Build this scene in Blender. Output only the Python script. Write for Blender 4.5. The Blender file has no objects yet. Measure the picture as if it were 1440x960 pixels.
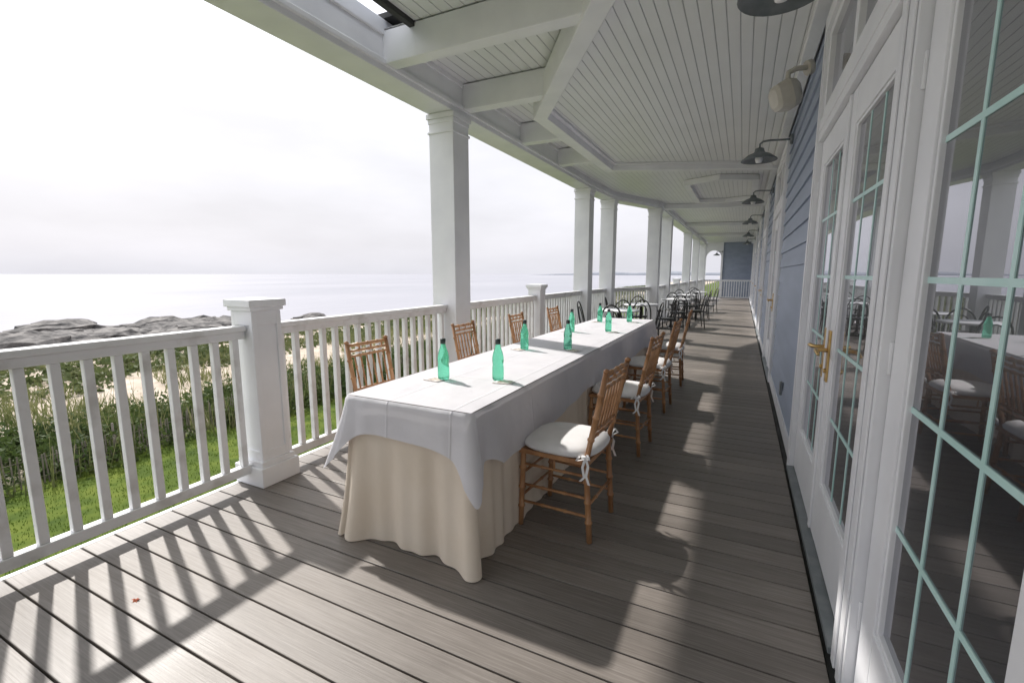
import bpy, math, random, bmesh
import numpy as np
from mathutils import Vector, Matrix, noise
random.seed(7); rng=np.random.default_rng(7)
S=bpy.context.scene
S.view_settings.view_transform='Standard'
S.view_settings.look='None'
S.view_settings.exposure=0

# ------------------------------------------------------------ materials
def mat(name):
    m=bpy.data.materials.new(name); m.use_nodes=True
    nt=m.node_tree; b=nt.nodes['Principled BSDF']
    return m,nt,b
def N(nt,t,**k):
    n=nt.nodes.new(t)
    for a,v in k.items(): setattr(n,a,v)
    return n
def ramp(nt,stops):
    r=N(nt,'ShaderNodeValToRGB'); e=r.color_ramp.elements
    while len(e)<len(stops): e.new(0.5)
    for el,(p,c) in zip(e,stops):
        el.position=p; el.color=(*c,1)
    return r
def noisemat(name,c1,c2,scale=5,rough=0.6,bump=0.0,bscale=None,stretch=(1,1,1),detail=5,spec=0.5,bdist=0.01,lo=0.35,hi=0.65):
    m,nt,b=mat(name); L=nt.links.new
    tc=N(nt,'ShaderNodeTexCoord'); mp=N(nt,'ShaderNodeMapping'); mp.inputs['Scale'].default_value=stretch
    L(tc.outputs['Object'],mp.inputs['Vector'])
    n=N(nt,'ShaderNodeTexNoise'); n.inputs['Scale'].default_value=scale; n.inputs['Detail'].default_value=detail
    L(mp.outputs[0],n.inputs['Vector'])
    r=ramp(nt,[(lo,c1),(hi,c2)]); L(n.outputs['Fac'],r.inputs[0]); L(r.outputs[0],b.inputs['Base Color'])
    b.inputs['Roughness'].default_value=rough
    b.inputs['Specular IOR Level'].default_value=spec
    if bump>0:
        n2=N(nt,'ShaderNodeTexNoise'); n2.inputs['Scale'].default_value=bscale or scale*4; n2.inputs['Detail'].default_value=3
        L(mp.outputs[0],n2.inputs['Vector'])
        bp=N(nt,'ShaderNodeBump'); bp.inputs['Strength'].default_value=bump; bp.inputs['Distance'].default_value=bdist
        L(n2.outputs['Fac'],bp.inputs['Height']); L(bp.outputs[0],b.inputs['Normal'])
    return m
WHITE=noisemat('white_paint',(.79,.795,.825),(.86,.865,.885),scale=3,rough=.42,bump=.15,bscale=40,bdist=.002)
WHITE_W=noisemat('white_paint_weathered',(.66,.65,.64),(.85,.85,.86),scale=6,rough=.5,bump=.2,bscale=60,bdist=.002,lo=.3,hi=.48)
DARK=noisemat('dark_gap',(.03,.03,.03),(.05,.05,.05),rough=.8)
ROCK=noisemat('rock',(.045,.042,.042),(.20,.185,.175),scale=.8,rough=.9,bump=.7,bscale=2,bdist=.25)
METAL=noisemat('lamp_grey_metal',(.16,.18,.19),(.22,.24,.25),scale=12,rough=.45)
BLACK=noisemat('black_lacquer',(.012,.012,.013),(.03,.03,.03),scale=9,rough=.3)
BEIGE=noisemat('beige_plastic',(.50,.47,.41),(.57,.54,.48),scale=9,rough=.5)
BRASS=noisemat('brass',(.55,.36,.14),(.72,.50,.22),scale=30,rough=.28); BRASS.node_tree.nodes['Principled BSDF'].inputs['Metallic'].default_value=.9
WOOD=noisemat('chair_gold_wood',(.33,.155,.07),(.54,.29,.14),scale=14,rough=.32,stretch=(1,1,.3))
FABW=noisemat('cushion_fabric',(.80,.79,.79),(.86,.85,.85),scale=8,rough=.9,bump=.25,bscale=120,bdist=.002)
CARD=noisemat('printed_card',(.30,.20,.14),(.75,.68,.6),scale=45,rough=.6)
CAP=noisemat('bottle_cap',(.02,.03,.03),(.03,.05,.045),rough=.35)
MINT=noisemat('muntin_paint',(.50,.74,.70),(.60,.82,.79),scale=6,rough=.35)
SLAT=noisemat('fence_slat',(.13,.11,.09),(.23,.20,.165),scale=4,rough=.9)
LEAFR=noisemat('fallen_leaf_red',(.35,.06,.03),(.5,.14,.05),scale=40,rough=.7)

def beadboard(name,axis=0,pitch=.085,col=(.84,.845,.86)):
    m,nt,b=mat(name); L=nt.links.new
    tc=N(nt,'ShaderNodeTexCoord'); sx=N(nt,'ShaderNodeSeparateXYZ'); L(tc.outputs['Object'],sx.inputs[0])
    d=N(nt,'ShaderNodeMath',operation='DIVIDE'); d.inputs[1].default_value=pitch; L(sx.outputs[axis],d.inputs[0])
    f=N(nt,'ShaderNodeMath',operation='FRACT'); L(d.outputs[0],f.inputs[0])
    s=N(nt,'ShaderNodeMath',operation='SUBTRACT'); s.inputs[1].default_value=.5; L(f.outputs[0],s.inputs[0])
    a=N(nt,'ShaderNodeMath',operation='ABSOLUTE'); L(s.outputs[0],a.inputs[0])
    r=ramp(nt,[(0.0,(0,0,0)),(.06,(1,1,1))]); L(a.outputs[0],r.inputs[0])
    bp=N(nt,'ShaderNodeBump'); bp.inputs['Strength'].default_value=1; bp.inputs['Distance'].default_value=.006
    L(r.outputs[0],bp.inputs['Height']); L(bp.outputs[0],b.inputs['Normal'])
    n=N(nt,'ShaderNodeTexNoise'); n.inputs['Scale'].default_value=1.5; n.inputs['Detail'].default_value=4; L(tc.outputs['Object'],n.inputs['Vector'])
    cr=ramp(nt,[(.3,tuple(c*.94 for c in col)),(.7,col)]); L(n.outputs['Fac'],cr.inputs[0])
    mx=N(nt,'ShaderNodeMix',data_type='RGBA'); L(r.outputs[0],mx.inputs[0])
    mx.inputs[6].default_value=(.52,.52,.56,1); L(cr.outputs[0],mx.inputs[7]); L(mx.outputs[2],b.inputs['Base Color'])  # darker groove colour: ambient occlusion painted in, along with some dirt
    b.inputs['Roughness'].default_value=.4
    return m
BEAD=beadboard('beadboard_ceiling',0); BEADY=beadboard('beadboard_eave',0,.1)

def deckmat():
    m,nt,b=mat('composite_decking'); L=nt.links.new
    tc=N(nt,'ShaderNodeTexCoord'); sx=N(nt,'ShaderNodeSeparateXYZ'); L(tc.outputs['Object'],sx.inputs[0])
    d=N(nt,'ShaderNodeMath',operation='DIVIDE'); d.inputs[1].default_value=.142; L(sx.outputs[1],d.inputs[0])
    f=N(nt,'ShaderNodeMath',operation='FLOOR'); L(d.outputs[0],f.inputs[0])
    wn=N(nt,'ShaderNodeTexWhiteNoise',noise_dimensions='1D'); L(f.outputs[0],wn.inputs['W'])
    mp=N(nt,'ShaderNodeMapping'); mp.inputs['Scale'].default_value=(1.2,46,1)
    ad=N(nt,'ShaderNodeVectorMath',operation='ADD'); L(tc.outputs['Object'],ad.inputs[0]); L(wn.outputs['Color'],ad.inputs[1])
    L(ad.outputs[0],mp.inputs['Vector'])
    n=N(nt,'ShaderNodeTexNoise'); n.inputs['Scale'].default_value=3; n.inputs['Detail'].default_value=6; n.inputs['Roughness'].default_value=.7; L(mp.outputs[0],n.inputs['Vector'])
    r=ramp(nt,[(.28,(.140,.121,.107)),(.5,(.198,.175,.157)),(.72,(.272,.246,.224))]); L(n.outputs['Fac'],r.inputs[0])
    n3=N(nt,'ShaderNodeTexNoise'); n3.inputs['Scale'].default_value=1.3; n3.inputs['Detail'].default_value=5; L(tc.outputs['Object'],n3.inputs['Vector'])
    mr=N(nt,'ShaderNodeMapRange'); mr.inputs['To Min'].default_value=.86; mr.inputs['To Max'].default_value=1.14; L(wn.outputs['Value'],mr.inputs['Value'])
    mr2=N(nt,'ShaderNodeMapRange'); mr2.inputs['From Min'].default_value=.3;mr2.inputs['From Max'].default_value=.7; mr2.inputs['To Min'].default_value=.8; mr2.inputs['To Max'].default_value=1.22; L(n3.outputs['Fac'],mr2.inputs['Value'])
    mu=N(nt,'ShaderNodeMath',operation='MULTIPLY'); L(mr.outputs[0],mu.inputs[0]); L(mr2.outputs[0],mu.inputs[1])
    vm=N(nt,'ShaderNodeVectorMath',operation='SCALE'); L(r.outputs[0],vm.inputs[0]); L(mu.outputs[0],vm.inputs['Scale']); L(vm.outputs[0],b.inputs['Base Color'])
    bp=N(nt,'ShaderNodeBump'); bp.inputs['Strength'].default_value=.4; bp.inputs['Distance'].default_value=.0015; L(n.outputs['Fac'],bp.inputs['Height']); L(bp.outputs[0],b.inputs['Normal'])
    rr=N(nt,'ShaderNodeMapRange'); rr.inputs['From Min'].default_value=.3;rr.inputs['From Max'].default_value=.7; rr.inputs['To Min'].default_value=.38; rr.inputs['To Max'].default_value=.55; L(n3.outputs['Fac'],rr.inputs['Value']); L(rr.outputs[0],b.inputs['Roughness'])
    return m
DECK=deckmat()

def clothmat(name,c1,c2,tr=.25,crease=False):
    m,nt,b=mat(name); L=nt.links.new
    tc=N(nt,'ShaderNodeTexCoord')
    n=N(nt,'ShaderNodeTexNoise'); n.inputs['Scale'].default_value=4; n.inputs['Detail'].default_value=3; L(tc.outputs['Object'],n.inputs['Vector'])
    r=ramp(nt,[(.3,c1),(.7,c2)]); L(n.outputs['Fac'],r.inputs[0]); L(r.outputs[0],b.inputs['Base Color'])
    b.inputs['Roughness'].default_value=.85; b.inputs['Specular IOR Level'].default_value=.2
    n2=N(nt,'ShaderNodeTexNoise'); n2.inputs['Scale'].default_value=6; n2.inputs['Detail'].default_value=3; L(tc.outputs['Object'],n2.inputs['Vector'])
    h=n2.outputs['Fac']
    if crease:
        sx=N(nt,'ShaderNodeSeparateXYZ'); L(tc.outputs['Object'],sx.inputs[0])
        for ax,p,off in ((1,.61,.13),(0,.38,.07)):
            ma=N(nt,'ShaderNodeMath',operation='MULTIPLY_ADD'); ma.inputs[1].default_value=1/p; ma.inputs[2].default_value=off; L(sx.outputs[ax],ma.inputs[0])
            f=N(nt,'ShaderNodeMath',operation='PINGPONG'); f.inputs[1].default_value=.5; L(ma.outputs[0],f.inputs[0])
            mr=N(nt,'ShaderNodeMapRange'); mr.inputs['From Min'].default_value=0; mr.inputs['From Max'].default_value=.02; mr.inputs['To Min'].default_value=.35; mr.inputs['To Max'].default_value=0; L(f.outputs[0],mr.inputs['Value'])
            ad=N(nt,'ShaderNodeMath',operation='ADD'); L(h,ad.inputs[0]); L(mr.outputs[0],ad.inputs[1]); h=ad.outputs[0]
    n3=N(nt,'ShaderNodeTexNoise'); n3.inputs['Scale'].default_value=350; n3.inputs['Detail'].default_value=0; L(tc.outputs['Object'],n3.inputs['Vector'])
    b1=N(nt,'ShaderNodeBump'); b1.inputs['Strength'].default_value=.4; b1.inputs['Distance'].default_value=.025; L(h,b1.inputs['Height'])
    b2=N(nt,'ShaderNodeBump'); b2.inputs['Strength'].default_value=.2; b2.inputs['Distance'].default_value=.001; L(n3.outputs['Fac'],b2.inputs['Height']); L(b1.outputs[0],b2.inputs['Normal']); L(b2.outputs[0],b.inputs['Normal'])
    t=N(nt,'ShaderNodeBsdfTranslucent'); L(r.outputs[0],t.inputs[0]); mx=N(nt,'ShaderNodeMixShader'); mx.inputs[0].default_value=tr
    L(b.outputs[0],mx.inputs[1]); L(t.outputs[0],mx.inputs[2]); L(mx.outputs[0],nt.nodes['Material Output'].inputs['Surface'])
    return m
CLOTH=clothmat('white_tablecloth',(.75,.74,.78),(.81,.80,.83),.15,True)
CREAM=clothmat('cream_table_skirt',(.86,.75,.62),(.90,.80,.68),.15)

def leafmat(name,c1,c2,c3,scale=.8,tr=.35):
    m,nt,b=mat(name); L=nt.links.new
    tc=N(nt,'ShaderNodeTexCoord')
    n=N(nt,'ShaderNodeTexNoise'); n.inputs['Scale'].default_value=scale; n.inputs['Detail'].default_value=6; n.inputs['Roughness'].default_value=.75; L(tc.outputs['Object'],n.inputs['Vector'])
    r=ramp(nt,[(.35,c1),(.5,c2),(.66,c3)]); L(n.outputs['Fac'],r.inputs[0]); L(r.outputs[0],b.inputs['Base Color'])
    b.inputs['Roughness'].default_value=.6; b.inputs['Specular IOR Level'].default_value=.2
    t=N(nt,'ShaderNodeBsdfTranslucent'); L(r.outputs[0],t.inputs[0]); mx=N(nt,'ShaderNodeMixShader'); mx.inputs[0].default_value=tr
    L(b.outputs[0],mx.inputs[1]); L(t.outputs[0],mx.inputs[2]); L(mx.outputs[0],nt.nodes['Material Output'].inputs['Surface'])
    return m
LEAF=leafmat('shrub_leaves',(.03,.05,.015),(.06,.09,.025),(.105,.135,.04))
DUNE=leafmat('dune_leaves',(.055,.075,.03),(.095,.12,.045),(.16,.165,.075),scale=.35)
STRAW=leafmat('dry_grass',(.08,.10,.035),(.16,.175,.07),(.30,.275,.15),scale=.9)
TURF=leafmat('turf_blades',(.04,.075,.008),(.07,.115,.012),(.11,.145,.018),scale=.7)

def glassmat():
    m,nt,b=mat('window_glass'); L=nt.links.new
    b.inputs['Base Color'].default_value=(.03,.034,.04,1); b.inputs['Roughness'].default_value=.2
    tc=N(nt,'ShaderNodeTexCoord'); n=N(nt,'ShaderNodeTexNoise'); n.inputs['Scale'].default_value=1.2; n.inputs['Detail'].default_value=1; L(tc.outputs['Object'],n.inputs['Vector'])
    bp=N(nt,'ShaderNodeBump'); bp.inputs['Strength'].default_value=.08; bp.inputs['Distance'].default_value=.02; L(n.outputs['Fac'],bp.inputs['Height'])
    g=N(nt,'ShaderNodeBsdfGlossy'); g.inputs['Roughness'].default_value=.01; g.inputs['Color'].default_value=(.9,.9,.96,1); L(bp.outputs[0],g.inputs['Normal'])
    fr=N(nt,'ShaderNodeFresnel'); fr.inputs['IOR'].default_value=1.85
    mr=N(nt,'ShaderNodeMapRange'); mr.inputs['To Min'].default_value=.13; mr.inputs['To Max'].default_value=1; L(fr.outputs[0],mr.inputs['Value'])
    mx=N(nt,'ShaderNodeMixShader'); L(mr.outputs[0],mx.inputs[0]); L(b.outputs[0],mx.inputs[1]); L(g.outputs[0],mx.inputs[2])
    L(mx.outputs[0],nt.nodes['Material Output'].inputs['Surface'])
    return m
GLASS=glassmat()
def bottlemat():
    m,nt,b=mat('green_bottle_glass'); L=nt.links.new
    b.inputs['Base Color'].default_value=(.30,.84,.62,1); b.inputs['Transmission Weight'].default_value=1; b.inputs['Roughness'].default_value=.03; b.inputs['IOR'].default_value=1.4
    t=N(nt,'ShaderNodeBsdfTranslucent'); t.inputs[0].default_value=(.15,.54,.38,1)
    mx=N(nt,'ShaderNodeMixShader'); mx.inputs[0].default_value=.28
    L(b.outputs[0],mx.inputs[1]); L(t.outputs[0],mx.inputs[2]); L(mx.outputs[0],nt.nodes['Material Output'].inputs['Surface'])
    return m
BOTTLE=bottlemat()
SIDING=noisemat('blue_grey_siding',(.30,.345,.435),(.35,.40,.50),scale=3,rough=.55,bump=.2,bscale=30,stretch=(1,.25,2),bdist=.002)
def seamat():
    m,nt,b=mat('sea_water'); L=nt.links.new
    tc=N(nt,'ShaderNodeTexCoord'); mp=N(nt,'ShaderNodeMapping'); mp.inputs['Scale'].default_value=(1,.45,1); L(tc.outputs['Object'],mp.inputs[0])
    n=N(nt,'ShaderNodeTexNoise'); n.inputs['Scale'].default_value=.35; n.inputs['Detail'].default_value=5; L(mp.outputs[0],n.inputs['Vector'])
    n4=N(nt,'ShaderNodeTexNoise'); n4.inputs['Scale'].default_value=.012; n4.inputs['Detail'].default_value=4; L(mp.outputs[0],n4.inputs['Vector'])
    r=ramp(nt,[(.35,(.245,.245,.275)),(.65,(.295,.29,.32))]); L(n4.outputs['Fac'],r.inputs[0]); L(r.outputs[0],b.inputs['Base Color'])
    b.inputs['Roughness'].default_value=.35; b.inputs['IOR'].default_value=1.33; b.inputs['Specular IOR Level'].default_value=.3
    bp=N(nt,'ShaderNodeBump'); bp.inputs['Strength'].default_value=.5; bp.inputs['Distance'].default_value=.5; L(n.outputs['Fac'],bp.inputs['Height']); L(bp.outputs[0],b.inputs['Normal'])
    return m
SEA=seamat()

# ------------------------------------------------------------ mesh builder
class MB:
    def __init__(s): s.v=[]; s.f=[]; s.m=[]; s.sm=[]; s.mats=[]
    def mi(s,m):
        if m not in s.mats: s.mats.append(m)
        return s.mats.index(m)
    def add(s,vs,fs,m,smooth=False):
        o=len(s.v); s.v+= [tuple(v) for v in vs]; k=s.mi(m)
        for f in fs: s.f.append([i+o for i in f]); s.m.append(k); s.sm.append(smooth)
    def box(s,x0,x1,y0,y1,z0,z1,m):
        vs=[(x0,y0,z0),(x1,y0,z0),(x1,y1,z0),(x0,y1,z0),(x0,y0,z1),(x1,y0,z1),(x1,y1,z1),(x0,y1,z1)]
        s.add(vs,[(0,3,2,1),(4,5,6,7),(0,1,5,4),(1,2,6,5),(2,3,7,6),(3,0,4,7)],m)
    def cbox(s,c,hx,hy,z0,z1,m): s.box(c[0]-hx,c[0]+hx,c[1]-hy,c[1]+hy,z0,z1,m)
    def tube(s,pts,rs,m,n=8,cap=True,smooth=True):
        pts=[Vector(p) for p in pts]
        if not isinstance(rs,(list,tuple)): rs=[rs]*len(pts)
        t0=(pts[1]-pts[0]).normalized()
        a=Vector((0,0,1)) if abs(t0.z)<.9 else Vector((1,0,0))
        u=t0.cross(a).normalized(); vs=[]
        for i,p in enumerate(pts):
            t=(pts[min(i+1,len(pts)-1)]-pts[max(i-1,0)])
            if t.length<1e-9: t=t0
            t=t.normalized(); u=(u-t*u.dot(t)).normalized(); w=t.cross(u)
            for k in range(n):
                an=2*math.pi*k/n; vs.append(p+(u*math.cos(an)+w*math.sin(an))*rs[i])
        fs=[]
        for i in range(len(pts)-1):
            for k in range(n):
                fs.append((i*n+k,i*n+(k+1)%n,(i+1)*n+(k+1)%n,(i+1)*n+k))
        if cap: fs.append(tuple(range(n))[::-1]); fs.append(tuple((len(pts)-1)*n+k for k in range(n)))
        s.add(vs,fs,m,smooth)
    def lathe(s,prof,c,m,n=24):
        vs=[];fs=[]
        for r,z in prof:
            for k in range(n):
                a=2*math.pi*k/n; vs.append((c[0]+r*math.cos(a),c[1]+r*math.sin(a),c[2]+z))
        for i in range(len(prof)-1):
            for k in range(n): fs.append((i*n+k,i*n+(k+1)%n,(i+1)*n+(k+1)%n,(i+1)*n+k))
        s.add(vs,fs,m,True)
    def prism(s,path,w,z0,z1,m,off=0):
        P=[Vector(p) for p in path]; Lp=[];Rp=[]
        for i,p in enumerate(P):
            d1=(P[i]-P[i-1]).normalized() if i>0 else None
            d2=(P[i+1]-P[i]).normalized() if i<len(P)-1 else None
            if d1 is None: d1=d2
            if d2 is None: d2=d1
            n1=Vector((-d1.y,d1.x)); n2=Vector((-d2.y,d2.x)); nn=(n1+n2).normalized(); k=1/max(.3,nn.dot(n1))
            Lp.append(p+nn*k*(w/2+off)); Rp.append(p-nn*k*(w/2-off))
        vs=[];fs=[]
        for a,b in zip(Lp,Rp): vs+=[(a.x,a.y,z0),(b.x,b.y,z0),(b.x,b.y,z1),(a.x,a.y,z1)]
        for i in range(len(P)-1):
            o=i*4
            for k in range(4): fs.append((o+k,o+(k+1)%4,o+4+(k+1)%4,o+4+k))
        fs.append((0,1,2,3)); o=(len(P)-1)*4; fs.append((o+3,o+2,o+1,o))
        s.add(vs,fs,m)
    def mesh(s,name):
        me=bpy.data.meshes.new(name); me.from_pydata(s.v,[],s.f)
        for m in s.mats: me.materials.append(m)
        me.polygons.foreach_set('material_index',s.m); me.polygons.foreach_set('use_smooth',s.sm); me.update()
        bm=bmesh.new(); bm.from_mesh(me); bmesh.ops.recalc_face_normals(bm,faces=bm.faces); bm.to_mesh(me); bm.free()
        return me
    def obj(s,name,parent=None,bevel=0,loc=(0,0,0),rot=0):
        o=bpy.data.objects.new(name,s.mesh(name)); S.collection.objects.link(o)
        o.location=loc; o.rotation_euler=(0,0,rot)
        if parent: o.parent=parent
        if bevel:
            b=o.modifiers.new('bevel','BEVEL'); b.width=bevel; b.segments=2; b.limit_method='ANGLE'; b.angle_limit=math.radians(50)
        return o
def empty(name,parent=None,loc=(0,0,0)):
    e=bpy.data.objects.new(name,None); S.collection.objects.link(e); e.location=loc
    if parent: e.parent=parent
    return e
def inst(name,me,loc,rot=0,parent=None):
    o=bpy.data.objects.new(name,me); S.collection.objects.link(o); o.location=loc; o.rotation_euler=(0,0,rot)
    if parent: o.parent=parent
    return o

# ------------------------------------------------------------ deck
WX=.41; RX=-2.88
PATH=[(RX,-4),(RX,9.04),(-2.80,10.6),(-2.10,12.5),(-2.10,28.6)]
def xl(y):
    for (x0,y0),(x1,y1) in zip(PATH,PATH[1:]):
        if y0<=y<=y1: return x0+(x1-x0)*(y-y0)/(y1-y0)
    return PATH[-1][0]
mb=MB(); p=.142; k=int(-4/p)
while k*p<31:
    y=k*p+.0035; y1=(k+1)*p-.0035
    x=xl(y)-.10; mb.box(x,.36,y,y1,-.03,0,DECK); k+=1
deck=empty('wooden_deck')
mb.obj('deck_boards',deck,bevel=.003)
mb=MB()
mb.box(.365,.40,-4,31,-.05,-.012,DARK)
mb.prism([(-1.3,-4),(-1.3,12),(-1.0,14),(-1.0,31)],2.9,-.07,-.045,DARK)
mb.prism([(a-.125,b) for a,b in PATH],.03,-.32,-.004,WHITE)
mb.obj('deck_substructure',deck)
mb=MB()
for y in (-3,1.99,6.7,12.5,20.4,28): mb.cbox((xl(y)+.05,y),.12,.12,-4.05,-.33,WHITE)
mb.obj('deck_supports',deck)
mb=MB(); pts=[]
for i in range(14):
    a=2*math.pi*i/14; r=.016*(1 if i%2 else .55); pts.append((r*math.cos(a)*1.2,r*math.sin(a),.004+.004*math.sin(a*2)))
mb.add(pts,[tuple(range(14))],LEAFR); mb.obj('fallen_leaf',None,loc=(-2.27,.91,0))

# ------------------------------------------------------------ railing
rail=empty('porch_railing')
cols=[-.37,4.32,9.04,10.6,12.5,14.6,20.4,24.2,28.3]
newels=[1.99,6.7,17.4]
mb=MB(); mb2=MB()
stops=sorted(cols+newels+[-2.7])
half={}
for y in stops: half[y]=.15 if y in cols else .105
def railseg(a,b):
    a=Vector(a);b=Vector(b)
    mb.prism([a,b],.085,1.035,1.07,WHITE_W)
    mb.prism([a,b],.05,.985,1.034,WHITE_W)
    mb.prism([a,b],.055,.085,.145,WHITE_W)
    L=(b-a).length; n=int(L/.12); d=(b-a)/n
    for i in range(n):
        c=a+d*(i+.5); mb2.cbox((c.x,c.y),.0195,.0195,.146,.984,WHITE_W)
for y0,y1 in zip(stops,stops[1:]):
    ya=y0+half[y0]; yb=y1-half[y1]
    railseg((xl(ya),ya),(xl(yb),yb))
railseg((-1.95,28.3),(.40,28.3))
mb.obj('rails',rail,bevel=.006); mb2.obj('balusters',rail,bevel=.003)
for y in newels:
    x=xl(y); mb=MB(); h=.105
    mb.cbox((x,y),h-.012,h-.012,.0,1.18,WHITE)
    for sx in (-1,1):
        for sy in (-1,1): mb.box(min(x+sx*h,x+sx*(h-.035)),max(x+sx*h,x+sx*(h-.035)),min(y+sy*h,y+sy*(h-.035)),max(y+sy*h,y+sy*(h-.035)),.17,1.16,WHITE)
    for z0,z1 in ((.16,.23),(1.07,1.165)):
        mb.cbox((x,y),h-.002,h-.002,z0,z1,WHITE)
    mb.cbox((x,y),.142,.142,.0,.13,WHITE); mb.cbox((x,y),.124,.124,.13,.165,WHITE)
    mb.cbox((x,y),.118,.118,1.165,1.19,WHITE)
    mb.cbox((x,y),.132,.132,1.19,1.235,WHITE)
    q=.132; mb.add([(x-q,y-q,1.235),(x+q,y-q,1.235),(x+q,y+q,1.235),(x-q,y+q,1.235),(x,y,1.25)],[(0,1,4),(1,2,4),(2,3,4),(3,0,4)],WHITE)
    mb.obj('newel_post',rail,bevel=.005)

# ------------------------------------------------------------ columns
for i,y in enumerate(cols):
    x=xl(y); mb=MB()
    mb.cbox((x,y),.15,.15,0,3.03,WHITE)
    mb.cbox((x,y),.175,.175,0,.16,WHITE); mb.cbox((x,y),.162,.162,.16,.19,WHITE)
    mb.cbox((x,y),.162,.162,2.83,2.855,WHITE); mb.cbox((x,y),.158,.158,2.93,2.975,WHITE); mb.cbox((x,y),.172,.172,2.975,3.028,WHITE)
    mb.obj('porch_column',None,bevel=.006)

# ------------------------------------------------------------ porch roof
roof=empty('porch_roof')
mb=MB()
mb.prism(PATH,.30,3.03,3.34,WHITE)
mb.prism(PATH,.34,3.30,3.42,WHITE)
mb.prism(PATH,.03,3.075,3.12,WHITE,off=-.16)
mb.obj('edge_beam',roof,bevel=.008)
mb=MB()
BAND=[(-.80,-4),(-.80,3.04),(-2.0,4.9),(-2.0,7.7),(.40,8.7)]
mb.prism(BAND,.15,3.05,3.30,WHITE,off=.07)
mb.prism(BAND,.05,3.128,3.16,WHITE,off=-.03)
for yy in (13.0,18.0,23.0): mb.prism([(-2.0,yy),(.40,yy+.5)],.16,3.07,3.19,WHITE)
mb.prism([(-1.1,9.9),(-.5,9.6),(.1,9.9),(.1,12.4),(-.5,12.6),(-1.1,12.4),(-1.1,9.91)],.12,3.10,3.195,WHITE)
mb.prism([(.355,-4),(.355,30)],.09,3.09,3.155,WHITE)
mb.obj('soffit_bands',roof,bevel=.006)
mb=MB()
for y,xe in ((-.6,-.9),(.65,-.9),(1.95,-.9),(3.23,-.96),(4.42,-1.72),(5.82,-2.0),(7.2,-2.0)):
    mb.box(-2.735,xe,y-.065,y+.065,3.085,3.335,WHITE)
mb.obj('rafters',roof,bevel=.008)
mb=MB()
def sheet(pts,z,m,mbx): mbx.add([(a,b,z) for a,b in pts],[tuple(range(len(pts)))],m)
sheet([(-.83,-4),(WX+.05,-4),(WX+.05,3.04),(-.83,3.04)],3.16,BEAD,mb)
sheet([(-.83,3.04),(WX+.05,3.04),(WX+.05,4.9),(-2.02,4.9)],3.16,BEAD,mb)
sheet([(-2.02,4.9),(WX+.05,4.9),(WX+.05,8.72),(-2.02,7.7)],3.16,BEAD,mb)
sheet([(-2.76,7.7),(-2.02,7.7),(WX+.05,8.72),(WX+.05,12.5),(-1.98,12.5),(-2.68,10.6),(-2.76,9.04)],3.20,BEAD,mb)
sheet([(-1.98,12.5),(WX+.05,12.5),(WX+.05,31),(-1.98,31)],3.20,BEAD,mb)
mb.obj('ceiling',roof)
mb=MB()
sheet([(-2.42,-4),(-.7,-4),(-.7,3.16),(-2.42,3.16)],3.34,BEADY,mb)
sheet([(-2.9,3.16),(-.7,3.16),(-1.8,7.95),(-2.9,7.95)],3.345,BEADY,mb)
mb.obj('eave_boards',roof)
mb=MB()
mb.box(-2.44,WX+.6,-4,3.17,3.43,3.47,DARK)
mb.box(-2.46,-2.41,-4,3.17,3.30,3.425,DARK)
mb.prism([(-1.1,3.172),(-1.1,9.04),(-1.0,10.6),(-.62,12.5),(-.62,31)],3.9,3.43,3.47,DARK)
mb.obj('roof_deck',roof)

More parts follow.
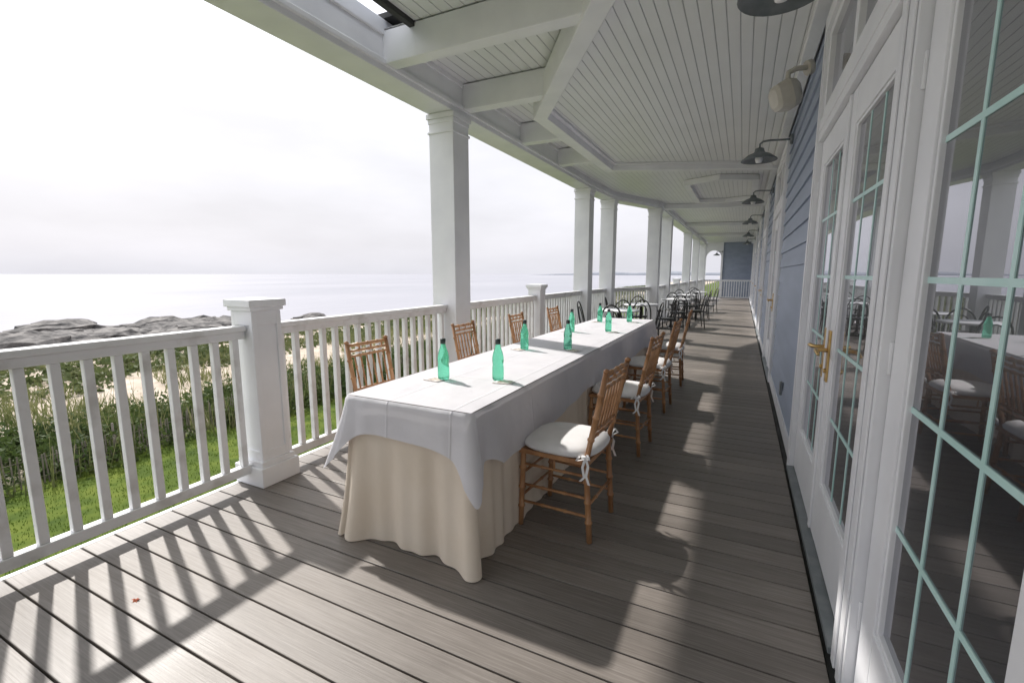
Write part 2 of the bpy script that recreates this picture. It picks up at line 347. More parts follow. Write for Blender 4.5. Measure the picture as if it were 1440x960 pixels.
# ------------------------------------------------------------ building
bld=empty('seaside_hotel_building')
units=[(-.12,1.72),(1.90,3.75),(6.85,8.70),(11.3,13.15),(15.8,17.65),(20.3,22.15),(24.8,26.65)]
def door(y0,y1,handles=True):
    d=empty('french_door',bld); mb=MB(); g=MB(); mu=MB()
    T=2.25; tr=.09
    for a,b in ((y0-tr,y0),(y1,y1+tr)):
        mb.box(.385,.47,a,b,0.0,2.97,WHITE)
        mb.box(.378,.3848,a+.02,b-.02,0.0,2.93,WHITE)
    mb.box(.38,.47,y0-tr-.01,y1+tr+.01,2.93,3.03,WHITE)
    mb.box(.388,.47,y0,y1,T,T+.14,WHITE)
    mb.box(.383,.40,y0-.002,y1+.002,T+.05,T+.085,WHITE)
    mb.box(.372,.47,y0,y1,0.0,.028,METAL)
    mb.box(.40,.46,y0,y1,T+.14,T+.20,WHITE); mb.box(.40,.46,y0,y1,2.875,2.93,WHITE)
    for a,b in ((y0,y0+.06),(y1-.06,y1),((y0+y1)/2-.04,(y0+y1)/2+.04)): mb.box(.401,.46,a,b,T+.20,2.875,WHITE)
    g.box(.43,.455,y0+.05,y1-.05,T+.19,2.885,GLASS)
    w=(y1-y0)/2; st=.13
    for l in range(2):
        a=y0+l*w+.004; b=a+w-.008
        mb.box(.415,.458,a,a+st,.035,T-.005,WHITE); mb.box(.415,.458,b-st,b,.035,T-.005,WHITE)
        mb.box(.416,.457,a+st,b-st,.035,.34,WHITE); mb.box(.416,.457,a+st,b-st,2.08,T-.005,WHITE)
        for (ya,yb,za,zb) in ((a+st,a+st+.015,.34,2.08),(b-st-.015,b-st,.34,2.08),(a+st+.015,b-st-.015,.34,.355),(a+st+.015,b-st-.015,2.065,2.08)):
            mb.box(.422,.445,ya,yb,za,zb,WHITE)
        g.box(.436,.450,a+st-.01,b-st+.01,.33,2.09,GLASS)
        gw=(b-a-2*st)
        for q in (1,2): 
            yc=a+st+gw*q/3; mu.box(.4335,.4358,yc-.008,yc+.008,.355,2.065,MINT)
        for q in (1,2,3,4):
            zc=.34+1.74*q/5; mu.box(.4330,.4356,a+st+.015,b-st-.015,zc-.008,zc+.008,MINT)
        for zc in (.3,1.15,1.95):
            yh=y0+.002 if l==0 else y1-.002
            mb.tube([(.411,yh,zc-.05),(.411,yh,zc+.05)],.006,WHITE)
    mb.box(.404,.415,(y0+y1)/2-.02,(y0+y1)/2+.02,.04,T-.01,WHITE)
    mb.obj('frame',d,bevel=.003); g.obj('glass',d); mu.obj('muntins',d)
    if not handles: return
    h=MB(); ym=(y0+y1)/2
    for sgn in (-1,1):
        yc=ym+sgn*.065
        h.box(.405,.4145,yc-.021,yc+.021,.86,1.12,BRASS)
        h.tube([(.41,yc,1.02),(.37,yc,1.02),(.355,yc+sgn*.01,1.02),(.35,yc+sgn*.05,1.022),(.352,yc+sgn*.12,1.012)],[.011,.010,.011,.010,.007],BRASS,n=10)
        h.tube([(.414,yc,.915),(.395,yc,.915)],.012,BRASS,n=10)
    h.obj('door_handles',d,bevel=.002)
for i,u in enumerate(units): door(*u,handles=i>0)
mb=MB(); edges=[-4]+[e for u in units for e in (u[0]-.09,u[1]+.09)]+[31]
def siding(y0,y1,z0,z1):
    n=max(1,round((z1-z0)/.165)); e=(z1-z0)/n
    for i in range(n):
        a=z0+i*e; b=a+e
        mb.add([(.408,y0,a),(.408,y1,a),(.427,y1,b+.001),(.427,y0,b+.001),(.43,y0,a),(.43,y1,a)],[(0,1,2,3),(0,4,5,1)],SIDING)
for a,b in zip(edges[::2],edges[1::2]):
    if b-a>.1: siding(a,b,.12,3.17)
    mb.box(.395,.44,a,b,.0,.119,WHITE)
for u in units: siding(u[0]-.09,u[1]+.09,3.03,3.17)
mb.obj('siding',bld)
mb=MB(); mb.box(.471,8,-4,31,-4.1,7,SIDING); mb.box(.35,.47,-4,31,-4.1,-.06,SIDING)
mb.obj('walls',bld)
mb=MB()
mb.box(.385,.407,5.0,5.08,.25,.37,METAL)
mb.obj('outlet_cover',bld,bevel=.004)
mb=MB()
n=19;e=3.2/n
for i in range(n):
    a=i*e;b=a+e
    mb.add([(-1.1,29.98,a),(WX,29.98,a),(WX,30.0,b),(-1.1,30.0,b),(-1.1,30.0,a),(WX,30.0,a)],[(0,1,2,3),(0,4,5,1)],SIDING)
mb.box(-1.1,WX,30.01,30.3,-4,3.3,SIDING); mb.box(-1.2,-1.1,29.9,30.3,0,3.3,WHITE)
mb.box(-2.2,-2.02,29.9,30.2,0,3.2,WHITE)
vs=[];fs=[];na=14
for i in range(na+1):
    a=math.pi*i/na; x=-1.61+.41*math.cos(a); z=2.35+.41*math.sin(a)
    vs+=[(x,29.95,z),(x,29.95,3.2),(x,30.2,z)]
for i in range(na): o=i*3; fs+=[(o,o+1,o+4,o+3),(o,o+3,o+5,o+2)]
mb.add(vs,fs,WHITE)
mb.obj('end_wall',bld)

# ------------------------------------------------------------ wall lamps
mb=MB()
mb.lathe([(.02,.11),(.045,.10),(.05,.075),(.06,.055),(.12,.03),(.185,-.02),(.192,-.03),(.188,-.034),(.12,.018),(.055,.035),(.0,.035)],(0,0,0),METAL,n=32)
mb.lathe([(0,-.06),(.03,-.055),(.042,-.02),(.035,.02),(.02,.035)],(0,0,0),FABW,n=16)
mb.tube([(0,0,.10),(0,0,.15),(.03,0,.175),(.10,0,.18),(.26,0,.17),(.315,0,.17)],.011,METAL,n=10)
mb.tube([(.300,0,.17),(.327,0,.17)],.055,METAL,n=20)
lampme=mb.mesh('wall_lamp_mesh')
for y in (2.70,6.3,9.9,13.9,18.6,23.2): inst('wall_lamp',lampme,(.08,y,2.73))
inst('wall_lamp',lampme,(-1.45,29.9,2.5))
mb=MB()
vs=[];prof=[(0,.055,.06),(.02,.075,.085),(.10,.085,.105),(.16,.06,.09),(.19,.03,.06)]
nn=20
for (d,hw,hh) in prof:
    for k in range(nn):
        a=2*math.pi*k/nn; c=math.copysign(abs(math.cos(a))**.6,math.cos(a)); s_=math.copysign(abs(math.sin(a))**.6,math.sin(a))
        vs.append((-.10+d,hw*c,hh*s_))
fs=[(i*nn+k,i*nn+(k+1)%nn,(i+1)*nn+(k+1)%nn,(i+1)*nn+k) for i in range(len(prof)-1) for k in range(nn)]
fs+=[tuple(range(nn)),tuple((len(prof)-1)*nn+k for k in range(nn))]
mb.add(vs,fs,BEIGE,False)
mb.tube([(.03,0,.10),(.04,0,.14),(.10,0,.15),(.20,0,.13)],.018,BEIGE,n=8)
mb.tube([(.17,0,.13),(.205,0,.13)],.05,BEIGE,n=16)
o=mb.obj('outdoor_speaker',None,bevel=.004,loc=(.20,4.02,2.66)); o.rotation_euler=(0,math.radians(-18),math.radians(25))

# ------------------------------------------------------------ long table with cloths
TX0,TX1,TY0,TY1=-1.83,-1.07,1.74,6.58
def perim(r,step=.010):
    pts=[]
    segs=[((TX0+r,TY0),(TX1-r,TY0),(0,-1)),((TX1,TY0+r),(TX1,TY1-r),(1,0)),((TX1-r,TY1),(TX0+r,TY1),(0,1)),((TX0,TY1-r),(TX0,TY0+r),(-1,0))]
    cc=[(TX1-r,TY0+r,-90),(TX1-r,TY1-r,0),(TX0+r,TY1-r,90),(TX0+r,TY0+r,180)]
    for (a,b,nrm),(cx,cy,a0) in zip(segs,cc):
        L=math.hypot(b[0]-a[0],b[1]-a[1]); n=int(L/step)
        for i in range(n): t=i/n; pts.append((a[0]+(b[0]-a[0])*t,a[1]+(b[1]-a[1])*t,nrm[0],nrm[1]))
        for i in range(12):
            an=math.radians(a0+90*i/12); pts.append((cx+r*math.cos(an),cy+r*math.sin(an),math.cos(an),math.sin(an)))
    return pts
P=perim(.03)
def cornerdist(x,y):
    return min(math.hypot(x-cx,y-cy) for cx in (TX0,TX1) for cy in (TY0,TY1))
def cornervec(x,y):
    cx,cy=min(((a,b) for a in (TX0,TX1) for b in (TY0,TY1)),key=lambda q:math.hypot(x-q[0],y-q[1]))
    return (1 if cx==TX1 else -1)*.7071,(1 if cy==TY1 else -1)*.7071
def drape(mb,m,base,ztop,hemf,foldf,rings,flaref):
    n=len(P); vs=[];s=0;ss=[]
    for i,(x,y,nx,ny) in enumerate(P):
        if i: s+=math.hypot(x-P[i-1][0],y-P[i-1][1])
        ss.append(s)
    for j in range(rings+1):
        t=j/rings
        for i,(x,y,nx,ny) in enumerate(P):
            d=hemf(x,y,ss[i])*t
            o=base+foldf(x,y,ss[i],d,t)
            rr=.012*min(1,d/.012)
            fx,fy=cornervec(x,y); fl=flaref(x,y,d)
            vs.append((x+nx*(o-.012+rr)+fx*fl,y+ny*(o-.012+rr)+fy*fl,ztop-d if j else ztop))
    fs=[(j*n+i,j*n+(i+1)%n,(j+1)*n+(i+1)%n,(j+1)*n+i) for j in range(rings) for i in range(n)]
    mb.add(vs,fs,m,True)
def sn(x,sd): return noise.noise(Vector((x,sd,3.1)))
def skirt_fold(x,y,s,d,t):
    k=d/.76; c=cornerdist(x,y)
    a=.010+.030*math.exp(-(c/.22)**2)
    f=math.sin(s*21+3*sn(s*1.1,1))*.7+sn(s*6,2)*1.3+.5*math.sin(s*47+4*sn(s*2,4))
    return .004+k*(.014+a*f)
def skirt_flare(x,y,d):
    k=d/.76; return .075*k*k*math.exp(-(cornerdist(x,y)/.09)**2)
def over_hem(x,y,s):
    c=cornerdist(x,y); e=min(y-TY0,TY1-y)
    side=.30+.035*math.sin((y-1.9)*3.1)+.02*sn(s*2,7)
    b=.172+(side-.172)*min(1,max(0,e/.22))
    if e<.02 : b+=.025*(x-TX0)/(TX1-TX0)
    return b+.215*math.exp(-max(0,c-.012)/.042)+.006*sn(s*4,9)
def over_fold(x,y,s,d,t):
    k=d/.3; c=cornerdist(x,y)
    f=math.sin(s*15+4*sn(s*.9,5))*.6+sn(s*5,6)*1.3
    return .016+k*(.020+(.009+.024*math.exp(-((c-.12)/.10)**2))*f)-.012*k*math.exp(-((c-.09)/.03)**2)
def over_flare(x,y,d):
    k=d/.3; q=.095 if x<-1.5 else .055
    return q*min(k,1.35)**1.3*math.exp(-(cornerdist(x,y)/.07)**1.3)
tbl=empty('banquet_table')
mb=MB(); drape(mb,CREAM,0,.762,lambda x,y,s:.756,skirt_fold,26,skirt_flare); mb.obj('table_skirt',tbl)
mb=MB(); drape(mb,CLOTH,.004,.772,over_hem,over_fold,20,over_flare)
nx,ny=14,90; vs=[];fs=[]
for j in range(ny+1):
    for i in range(nx+1):
        x=TX0+(TX1-TX0)*i/nx; y=TY0+(TY1-TY0)*j/ny
        ed=min(i,nx-i,j,ny-j)
        z=.7725+(0.0 if ed==0 else .0015*noise.noise(Vector((x*5,y*5,0)))+.0012)
        if abs(y-4.16)<.03: z-=.002
        vs.append((x,y,z))
for j in range(ny):
    for i in range(nx): a=j*(nx+1)+i; fs.append((a,a+1,a+nx+2,a+nx+1))
mb.add(vs,fs,CLOTH,True)
mb.obj('tablecloth',tbl)
mb=MB(); mb.box(TX0+.02,TX1-.02,TY0+.02,TY1-.02,.735,.758,SLAT)
for yy in (2.0,3.9,4.4,6.3):
    for xx in (TX0+.12,TX1-.12): mb.tube([(xx,yy,0),(xx,yy,.735)],.016,METAL)
mb.obj('table_frame',tbl)

# ------------------------------------------------------------ bottles, cards
mb=MB()
mb.lathe([(0,.002),(.030,.002),(.034,.008),(.035,.03),(.0345,.075),(.032,.095),(.0345,.115),(.034,.135),(.028,.165),(.019,.19),(.0145,.21),(.0135,.222),(.0,.222)],(0,0,0),BOTTLE,n=28)
mb.lathe([(0.0136,.214),(.016,.215),(.016,.243),(.014,.246),(0,.246)],(0,0,0),CAP,n=20)
botme=mb.mesh('bottle_mesh')
for x,y in ((-1.27,2.38),(-1.57,2.25),(-1.60,3.47),(-1.276,3.63),(-1.64,4.78),(-1.28,4.96),(-1.65,5.94),(-1.30,6.10)):
    inst('water_bottle',botme,(x,y,.7755),random.random()*6)
    c=MB(); sx=1 if x>-1.45 else -1
    c.box(-.055,.055,-.04,.04,0,.0015,CARD); c.box(-.05,.058,-.036,.044,.0018,.0032,FABW); c.box(-.03,.05,-.028,.035,.0034,.0042,CARD)
    c.obj('menu_card',None,loc=(x+sx*.05+.01,y-.05+.02*random.random(),.7758),rot=random.uniform(-.5,.5))

# ------------------------------------------------------------ chiavari chair (front faces -X)
def bamboo(mb,p0,p1,r,step=.11,n=10):
    p0=Vector(p0);p1=Vector(p1); L=(p1-p0).length; k=max(1,round(L/step)); pts=[];rs=[]
    pts.append(p0);rs.append(r*.95)
    for i in range(1,k):
        t=i/k; dl=.006/L
        for dt,q in ((-1.6*dl,1.0),(-.8*dl,1.32),(.8*dl,1.32),(1.6*dl,1.0)): pts.append(p0.lerp(p1,t+dt)); rs.append(r*q)
    pts.append(p1);rs.append(r*.95); mb.tube(pts,rs,WOOD,n=n)
mb=MB(); hw=.19
def bx(z):
    return .175+ (0.0 if z<.44 else (z-.44)*.20) + (.03*(1-z/.44) if z<.44 else 0)
for sy in (-1,1):
    bamboo(mb,(-.20,sy*hw*1.02,0),(-.185,sy*hw,.45),.0155)
    bamboo(mb,(bx(0),sy*hw*.98,0),(bx(.44),sy*hw*.95,.44),.0155)
    bamboo(mb,(bx(.44),sy*hw*.95,.44),(bx(.92),sy*hw*.98,.925),.0145)
    mb.lathe([(0,0),(.018,.0),(.016,.012),(0,.02)],(bx(.925),sy*hw*.98,.92),WOOD,n=10)
    for z,r in ((.14,.008),(.24,.008),(.36,.008)):
        bamboo(mb,(-.195,sy*hw,z),(bx(z),sy*hw*.96,z),r,step=.12,n=8)
    mb.tube([(-.0,sy*hw,.36),(-.0,sy*hw,.43)],.006,WOOD)
for z in (.17,.30): bamboo(mb,(-.195,-hw,z),(-.195,hw,z),.008,step=.12,n=8)
bamboo(mb,(bx(.2),-hw,.2),(bx(.2),hw,.2),.008,step=.12,n=8)
mb.box(-.205,.195,-.205,.205,.425,.45,WOOD)
def R(z,r=.010): bamboo(mb,(bx(z),-hw*.97,z),(bx(z),hw*.97,z),r,step=.095,n=8)
R(.905,.012);R(.865,.009);R(.83,.009);R(.60,.009);R(.565,.009)
for i in range(1,7):
    y=-hw+2*hw*i/7
    bamboo(mb,(bx(.60),y,.60),(bx(.83),y,.83),.0068,step=.08,n=6)
for i in range(1,7,2):
    y=-hw+2*hw*i/7; mb.tube([(bx(.865),y,.865),(bx(.905),y,.905)],.006,WOOD)
nc=40; vs=[];fs=[]; prof=[(.0,.520),(.35,.519),(.65,.514),(.85,.504),(.95,.492),(1.0,.474),(.985,.462),(.93,.453),(0,.452)]
for (q,z) in prof:
    for k_ in range(nc):
        a=2*math.pi*k_/nc; c=math.cos(a); s_=math.sin(a); r_=.222/((abs(c)**3.2+abs(s_)**3.2)**(1/3.2))
        vs.append((-.005+q*r_*c,q*r_*s_,z))
for i in range(len(prof)-1):
    for k_ in range(nc): fs.append((i*nc+k_,i*nc+(k_+1)%nc,(i+1)*nc+(k_+1)%nc,(i+1)*nc+k_))
mb.add(vs,fs,FABW,True)
def ribbon(pts,w):
    vs=[];fs=[]
    for q in pts: vs+=[(q[0]-w/2,q[1],q[2]),(q[0]+w/2,q[1],q[2])]
    for i in range(len(pts)-1): fs.append((2*i,2*i+1,2*i+3,2*i+2))
    mb.add(vs,fs,FABW,True)
for sy in (-1,1):
    y=sy*(hw+.012); x=bx(.46)
    ribbon([(x+.005,y,.475),(x+.02,y+sy*.03,.50),(x+.035,y+sy*.04,.475),(x+.01,y+sy*.01,.465)],.012)
    ribbon([(x,y,.47),(x-.02,y+sy*.03,.485),(x-.035,y+sy*.04,.46),(x,y+sy*.01,.465)],.012)
    ribbon([(x,y,.47),(x+.02,y+sy*.015,.43),(x+.012,y+sy*.02,.38),(x+.03,y+sy*.022,.335)],.014)
    ribbon([(x,y,.47),(x-.01,y+sy*.015,.42),(x+.002,y+sy*.02,.37),(x-.02,y+sy*.02,.345)],.014)
    mb.tube([(x-.02,y,.468),(x+.02,y,.468)],.011,FABW,n=8)
chme=mb.mesh('chiavari_chair_mesh')
for i,y in enumerate((2.40,3.70,4.96,6.22)):
    inst('chiavari_chair',chme,(-.83,y,0),random.uniform(-.08,.08))
for i,y in enumerate((2.50,3.82,5.0,6.2)):
    inst('chiavari_chair',chme,(-2.15,y,0),math.pi+random.uniform(-.08,.08))

# ------------------------------------------------------------ black bentwood chairs and bistro tables
mb=MB()
mb.lathe([(0,.45),(.19,.45),(.205,.44),(.205,.42),(.19,.415),(0,.415)],(0,0,0),BLACK,n=24)
for sy in (-1,1):
    mb.tube([(-.14,sy*.13,.43),(-.18,sy*.17,.0)],.015,BLACK)
def arc(w,z0,z1,x0,x1):
    pts=[]
    for i in range(17):
        a=math.pi*i/16; y=-w*math.cos(a); t=math.sin(a)
        z=z0+(z1-z0)*(t**.6 if t>0 else 0); pts.append((x0+(x1-x0)*(z-z0)/(z1-z0),y,z))
    return pts
mb.tube([(.20,-.17,0)]+arc(.18,.44,.88,.15,.25)+[(.20,.17,0)],.013,BLACK)
mb.tube(arc(.11,.45,.78,.16,.235),.009,BLACK)
ring=[(.15*math.cos(a*math.pi/10),.15*math.sin(a*math.pi/10),.22) for a in range(21)]
mb.tube(ring,.009,BLACK)
bme=mb.mesh('bentwood_chair_mesh')
mb=MB()
mb.lathe([(0,.75),(.36,.75),(.37,.745),(.37,.725),(.36,.72),(0,.72)],(0,0,0),WHITE,n=40)
mb.lathe([(.05,.719),(.03,.70),(.03,.12),(.06,.08),(.20,.03),(.21,.0),(0,0)],(0,0,0),BLACK,n=24)
tme=mb.mesh('bistro_table_mesh')
for x,y in ((-2.0,8.5),(-1.95,10.3),(-1.55,12.9),(-1.6,15.6),(-1.5,18.4)):
    inst('bistro_table',tme,(x,y,0))
    for a in (.3,1.9,3.4,4.9):
        a+=random.uniform(-.2,.2); inst('bentwood_chair',bme,(x+.52*math.cos(a),y+.56*math.sin(a),0),a)

# ------------------------------------------------------------ terrain
def tz(x,y):
    if x>-20: z=-4.0
    elif x>-38: z=-4.0+.5*math.sin((-20-x)/18*math.pi)
    elif x>-64: t=(-38-x)/26; z=-4.0-3.6*(t*t*(3-2*t))
    else: z=-7.6-min(4,(-64-x)*.05)
    if -45<x<-16: z+=.35*noise.noise(Vector((x*.15,y*.1,0)))
    return z
xs=list(np.concatenate([[4000,600,60],np.linspace(20,-16,14),np.linspace(-17,-66,50),[-75,-90,-200,-1000,-9000]]))
ys=list(np.concatenate([[-9000,-600,-100],np.linspace(-30,160,96),[220,320,500,900,2000,9000]]))
vs=[(x,y,tz(x,y) if x<=20 else -4) for y in ys for x in xs]; nxs=len(xs)
fs=[(j*nxs+i,j*nxs+i+1,(j+1)*nxs+i+1,(j+1)*nxs+i) for j in range(len(ys)-1) for i in range(nxs-1)]
m,nt,b=mat('ground_lawn_sand'); L=nt.links.new
tc=N(nt,'ShaderNodeTexCoord'); sx=N(nt,'ShaderNodeSeparateXYZ'); L(tc.outputs['Object'],sx.inputs[0])
n1=N(nt,'ShaderNodeTexNoise'); n1.inputs['Scale'].default_value=.35; n1.inputs['Detail'].default_value=5; L(tc.outputs['Object'],n1.inputs['Vector'])
ml=N(nt,'ShaderNodeMath',operation='MULTIPLY_ADD'); ml.inputs[1].default_value=2.0; L(n1.outputs['Fac'],ml.inputs[0]); L(sx.outputs[0],ml.inputs[2])
mr=N(nt,'ShaderNodeMapRange'); mr.inputs['From Min'].default_value=-16.4; mr.inputs['From Max'].default_value=-15.4; L(ml.outputs[0],mr.inputs['Value'])
n2=N(nt,'ShaderNodeTexNoise'); n2.inputs['Scale'].default_value=1.6; n2.inputs['Detail'].default_value=8; L(tc.outputs['Object'],n2.inputs['Vector'])
gr=ramp(nt,[(.3,(.035,.06,.008)),(.5,(.065,.095,.012)),(.7,(.105,.13,.02))]); L(n2.outputs['Fac'],gr.inputs[0])
sr=ramp(nt,[(.3,(.34,.28,.22)),(.55,(.45,.38,.31)),(.7,(.54,.47,.40))]); L(n2.outputs['Fac'],sr.inputs[0])
mx=N(nt,'ShaderNodeMix',data_type='RGBA'); L(mr.outputs[0],mx.inputs[0]); L(sr.outputs[0],mx.inputs[6]); L(gr.outputs[0],mx.inputs[7]); L(mx.outputs[2],b.inputs['Base Color']); b.inputs['Roughness'].default_value=.95; b.inputs['Specular IOR Level'].default_value=.15
g=MB(); g.add(vs,fs,m,True); g.obj('ground')
g=MB(); g.add([(-58,-9000,-7.0),(-58,9000,-7.0),(-14000,9000,-7.0),(-14000,-9000,-7.0)],[(0,1,2,3)],SEA); g.obj('sea')
g=MB(); g.add([(-57.9,420,-3.4),(3000,420,-3.4),(3000,9000,-6.9),(-57.9,9000,-6.9)],[(0,1,2,3)],SEA); g.obj('sea_bay')

def quickmesh(name,V,F,m):
    me=bpy.data.meshes.new(name); nv=len(V); nf=len(F); k=F.shape[1]
    me.vertices.add(nv); me.vertices.foreach_set('co',V.astype(np.float32).ravel())
    me.loops.add(nf*k); me.loops.foreach_set('vertex_index',F.astype(np.int32).ravel())
    me.polygons.add(nf); me.polygons.foreach_set('loop_start',np.arange(0,nf*k,k,dtype=np.int32)); me.polygons.foreach_set('loop_total',np.full(nf,k,dtype=np.int32))
    me.materials.append(m); me.update(calc_edges=True); me.validate()
    o=bpy.data.objects.new(name,me); S.collection.objects.link(o); return o
def blades(name,X,Y,Z,H,W,m,lean=.35):
    n=len(X); a=rng.uniform(0,2*np.pi,n); l=rng.uniform(0,lean,n)*H; b=rng.uniform(0,2*np.pi,n)
    dx=np.cos(a)*W/2; dy=np.sin(a)*W/2
    V=np.empty((n,3,3)); V[:,0]=np.stack([X-dx,Y-dy,Z],1); V[:,1]=np.stack([X+dx,Y+dy,Z],1)
    V[:,2]=np.stack([X+np.cos(b)*l,Y+np.sin(b)*l,Z+H],1)
    return quickmesh(name,V.reshape(-1,3),np.arange(n*3).reshape(-1,3),m)
def leaves(name,C,Rr,nper,size,m,flat=.8):
    P_=[]
    for (c,r) in zip(C,Rr):
        k=nper; d=rng.normal(size=(k,3)); d/=np.linalg.norm(d,axis=1)[:,None]; rad=r*rng.uniform(.45,1.1,k)**.6
        lump=1+.3*np.sin(d[:,0]*5+c[0]*3)*np.cos(d[:,1]*6+c[1])
        q=d*(rad*lump)[:,None]; q[:,2]=np.abs(q[:,2])*flat; P_.append(q+np.array(c)[None,:])
    Pp=np.concatenate(P_); n=len(Pp)
    u=rng.normal(size=(n,3)); u/=np.linalg.norm(u,axis=1)[:,None]; w=rng.normal(size=(n,3)); w=np.cross(u,w); w/=np.linalg.norm(w,axis=1)[:,None]
    s=(size*rng.uniform(.5,1.3,n))[:,None]
    V=np.stack([Pp-u*s,Pp-w*s*.5,Pp+u*s,Pp+w*s*.5],1).reshape(-1,3)
    return quickmesh(name,V,np.arange(n*4).reshape(-1,4),m)
tzv=np.vectorize(tz)
C=[];Rr=[]
for _ in range(470):
    y=rng.uniform(-8,90) if rng.random()<.6 else rng.uniform(0,30); x=-15.9-rng.random()*4.0; C.append((x,y,-4.05)); Rr.append(rng.uniform(.5,1.15))
leaves('hedge_shrubs',C,Rr,300,.085,LEAF,1.0)
n=20000; Y=rng.uniform(-8,90,n); X=-15.4-5.4*rng.random(n)
dens=np.array([noise.noise(Vector((a*.5,b_*.35,5))) for a,b_ in zip(X,Y)]); k_=dens>.0; X=X[k_];Y=Y[k_]
blades('tall_beach_grass',X,Y,tzv(X,Y),rng.uniform(.7,1.6,len(X)),np.full(len(X),.035),STRAW,.35)
n=60000; Y=rng.uniform(-10,120,n); X=-19.5-9*rng.random(n)
dens=np.array([noise.noise(Vector((a*.35,b_*.22,1))) for a,b_ in zip(X,Y)])+rng.uniform(-.12,.12,n); k_=dens>.0; X=X[k_];Y=Y[k_]
blades('dune_grass',X,Y,tzv(X,Y),rng.uniform(.2,.6,len(X)),np.full(len(X),.06),STRAW,.7)
C=[];Rr=[]
for _ in range(2600):
    y=rng.uniform(-15,200); x=-25.5-rng.random()*18
    if noise.noise(Vector((x*.2,y*.1,9)))<-.5: continue
    C.append((x,y,tz(x,y)-.15)); Rr.append(rng.uniform(.7,1.5))
leaves('dune_shrubs',C,Rr,95,.18,DUNE,.42)
n=80000; Y=rng.uniform(-2,40,n); X=-3.2-12.6*rng.random(n)
blades('lawn_grass',X,Y,np.full(n,-4.0),rng.uniform(.03,.07,n),np.full(n,.02),TURF,.6)
mb=MB(); y=-8
while y<60:
    x=-16.3+.3*math.sin(y*.35); h=1.0+random.uniform(-.12,.06)+.1*math.sin(y*.8); ln=random.uniform(-.03,.03)
    mb.add([(x-.005,y,-4.05),(x-.005,y+.032,-4.05),(x-.005+ln,y+.032+ln,-4.05+h),(x-.005+ln,y+ln,-4.05+h),(x+.005,y,-4.05),(x+.005,y+.032,-4.05),(x+.005+ln,y+.032+ln,-4.05+h),(x+.005+ln,y+ln,-4.05+h)],[(0,1,2,3),(4,5,6,7),(0,1,5,4),(2,3,7,6),(0,3,7,4),(1,2,6,5)],SLAT); y+=.105+random.uniform(-.015,.025)
y=-8
while y<60: mb.tube([(-16.27+.3*math.sin(y*.35),y,-4.1),(-16.27+.3*math.sin(y*.35),y,-2.85)],.03,SLAT,n=6); y+=2.4
for z in (-3.8,-3.3): mb.tube([(-16.285+.3*math.sin(q*.35),q,z) for q in np.arange(-8,60,.6)],.006,SLAT,n=4)
mb.obj('dune_fence')
mb=MB()
bm=bmesh.new(); bmesh.ops.create_icosphere(bm,subdivisions=3,radius=1); IV=[v.co.copy() for v in bm.verts]; IF=[tuple(v.index for v in f.verts) for f in bm.faces]; bm.free()
for _ in range(130):
    y=random.uniform(4,62); x=-66-random.random()*22*(1-abs(y-30)/45); s=random.uniform(1.0,3.6)*(1 if y<50 else .6); sd=random.random()*100
    hz=random.uniform(.3,.62)
    vs=[]
    for v in IV:
        d=1+.4*noise.noise(v*1.3+Vector((sd,0,0)))+.3*noise.noise(v*3.5+Vector((sd,5,0)))
        vs.append((x+v.x*s*d*1.1,y+v.y*s*d*1.5,-7.1+max(-.4,v.z*d)*s*hz))
    mb.add(vs,IF,ROCK,False)
for _ in range(260):
    y=random.uniform(0,85); x=-54-random.random()*11; s=random.uniform(.2,.9); sd=random.random()*100
    vs=[(x+v.x*s,y+v.y*s*1.3,tz(x,y)+v.z*s*.6*(1+.4*noise.noise(v*2+Vector((sd,0,0))))) for v in IV]
    mb.add(vs,IF,ROCK,False)
mb.obj('rock_headland')
FAR=noisemat('distant_coast_haze',(.30,.32,.36),(.34,.36,.40),scale=.01,rough=1)
vs=[];fs=[];n=80
for i in range(n+1):
    t=i/n; x=-1500+2600*t; y=3300-600*t; h=(8+26*abs(noise.noise(Vector((t*6,2,0))))+14*t)*min(1,t*6)
    vs+=[(x,y,-8),(x,y,-7+h),(x+30,y+260,-8)]
for i in range(n): o=i*3; fs+=[(o,o+1,o+4,o+3),(o+1,o+2,o+5,o+4)]
mb=MB(); mb.add(vs,fs,FAR,True); mb.obj('distant_hills')

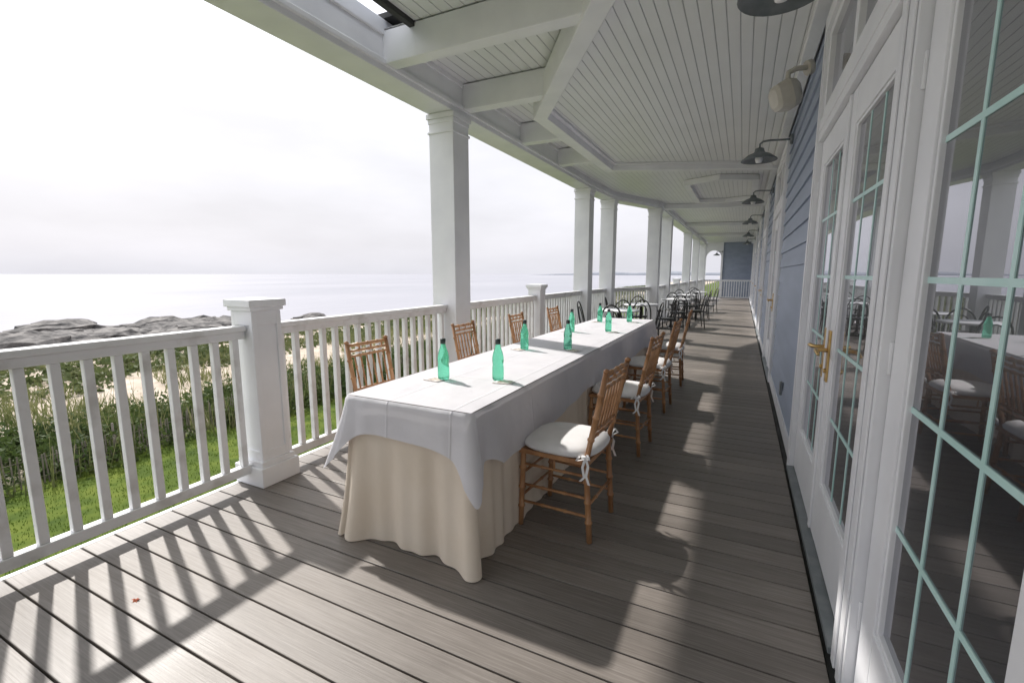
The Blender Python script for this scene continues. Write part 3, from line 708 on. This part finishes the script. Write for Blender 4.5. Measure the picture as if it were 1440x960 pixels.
# ------------------------------------------------------------ world, sun, camera
sun_dir=Vector((.94,-.35,-1)).normalized()
el=math.asin(-sun_dir.z); az=math.atan2(-sun_dir.x,-sun_dir.y)
w=bpy.data.worlds.new('World'); S.world=w; w.use_nodes=True; nt=w.node_tree; L=nt.links.new
bg=nt.nodes['Background']; bg.inputs['Strength'].default_value=.15
sky=N(nt,'ShaderNodeTexSky',sky_type='NISHITA'); sky.sun_disc=False; sky.sun_elevation=el; sky.sun_rotation=az; sky.dust_density=4; sky.air_density=1.2
tc=N(nt,'ShaderNodeTexCoord'); sx=N(nt,'ShaderNodeSeparateXYZ'); L(tc.outputs['Generated'],sx.inputs[0])
r=ramp(nt,[(0.0,(.425,.425,.46)),(.12,(.46,.457,.488)),(.27,(.505,.505,.53)),(.46,(.72,.735,.78)),(.75,(.93,.96,1.0))]); L(sx.outputs[2],r.inputs[0])
mp=N(nt,'ShaderNodeMapping'); mp.inputs['Scale'].default_value=(1,1,3.2); L(tc.outputs['Generated'],mp.inputs[0])
cn=N(nt,'ShaderNodeTexNoise'); cn.inputs['Scale'].default_value=2.2; cn.inputs['Detail'].default_value=6; cn.inputs['Roughness'].default_value=.5; L(mp.outputs[0],cn.inputs['Vector'])
cr=N(nt,'ShaderNodeMapRange'); cr.inputs['From Min'].default_value=.35; cr.inputs['From Max'].default_value=.65; cr.inputs['To Min'].default_value=12.4; cr.inputs['To Max'].default_value=14.6; L(cn.outputs['Fac'],cr.inputs['Value'])
vm=N(nt,'ShaderNodeVectorMath',operation='SCALE'); L(r.outputs[0],vm.inputs[0]); L(cr.outputs[0],vm.inputs['Scale'])
mx=N(nt,'ShaderNodeMix',data_type='RGBA'); mx.inputs[0].default_value=.93; L(sky.outputs[0],mx.inputs[6]); L(vm.outputs[0],mx.inputs[7]); L(mx.outputs[2],bg.inputs['Color'])
ld=bpy.data.lights.new('sun','SUN'); ld.energy=4.6; ld.angle=math.radians(1.4); ld.color=(1,.955,.90)
lo=bpy.data.objects.new('sun',ld); S.collection.objects.link(lo); lo.rotation_euler=sun_dir.to_track_quat('-Z','Y').to_euler()
cd=bpy.data.cameras.new('camera'); cam=bpy.data.objects.new('camera',cd); S.collection.objects.link(cam); S.camera=cam
cd.sensor_width=36; cd.lens=16.25; cd.clip_start=.05; cd.clip_end=20000
cam.location=(0,0,1.4); cam.rotation_euler=(math.radians(90-8.315),0,math.radians(26.32))
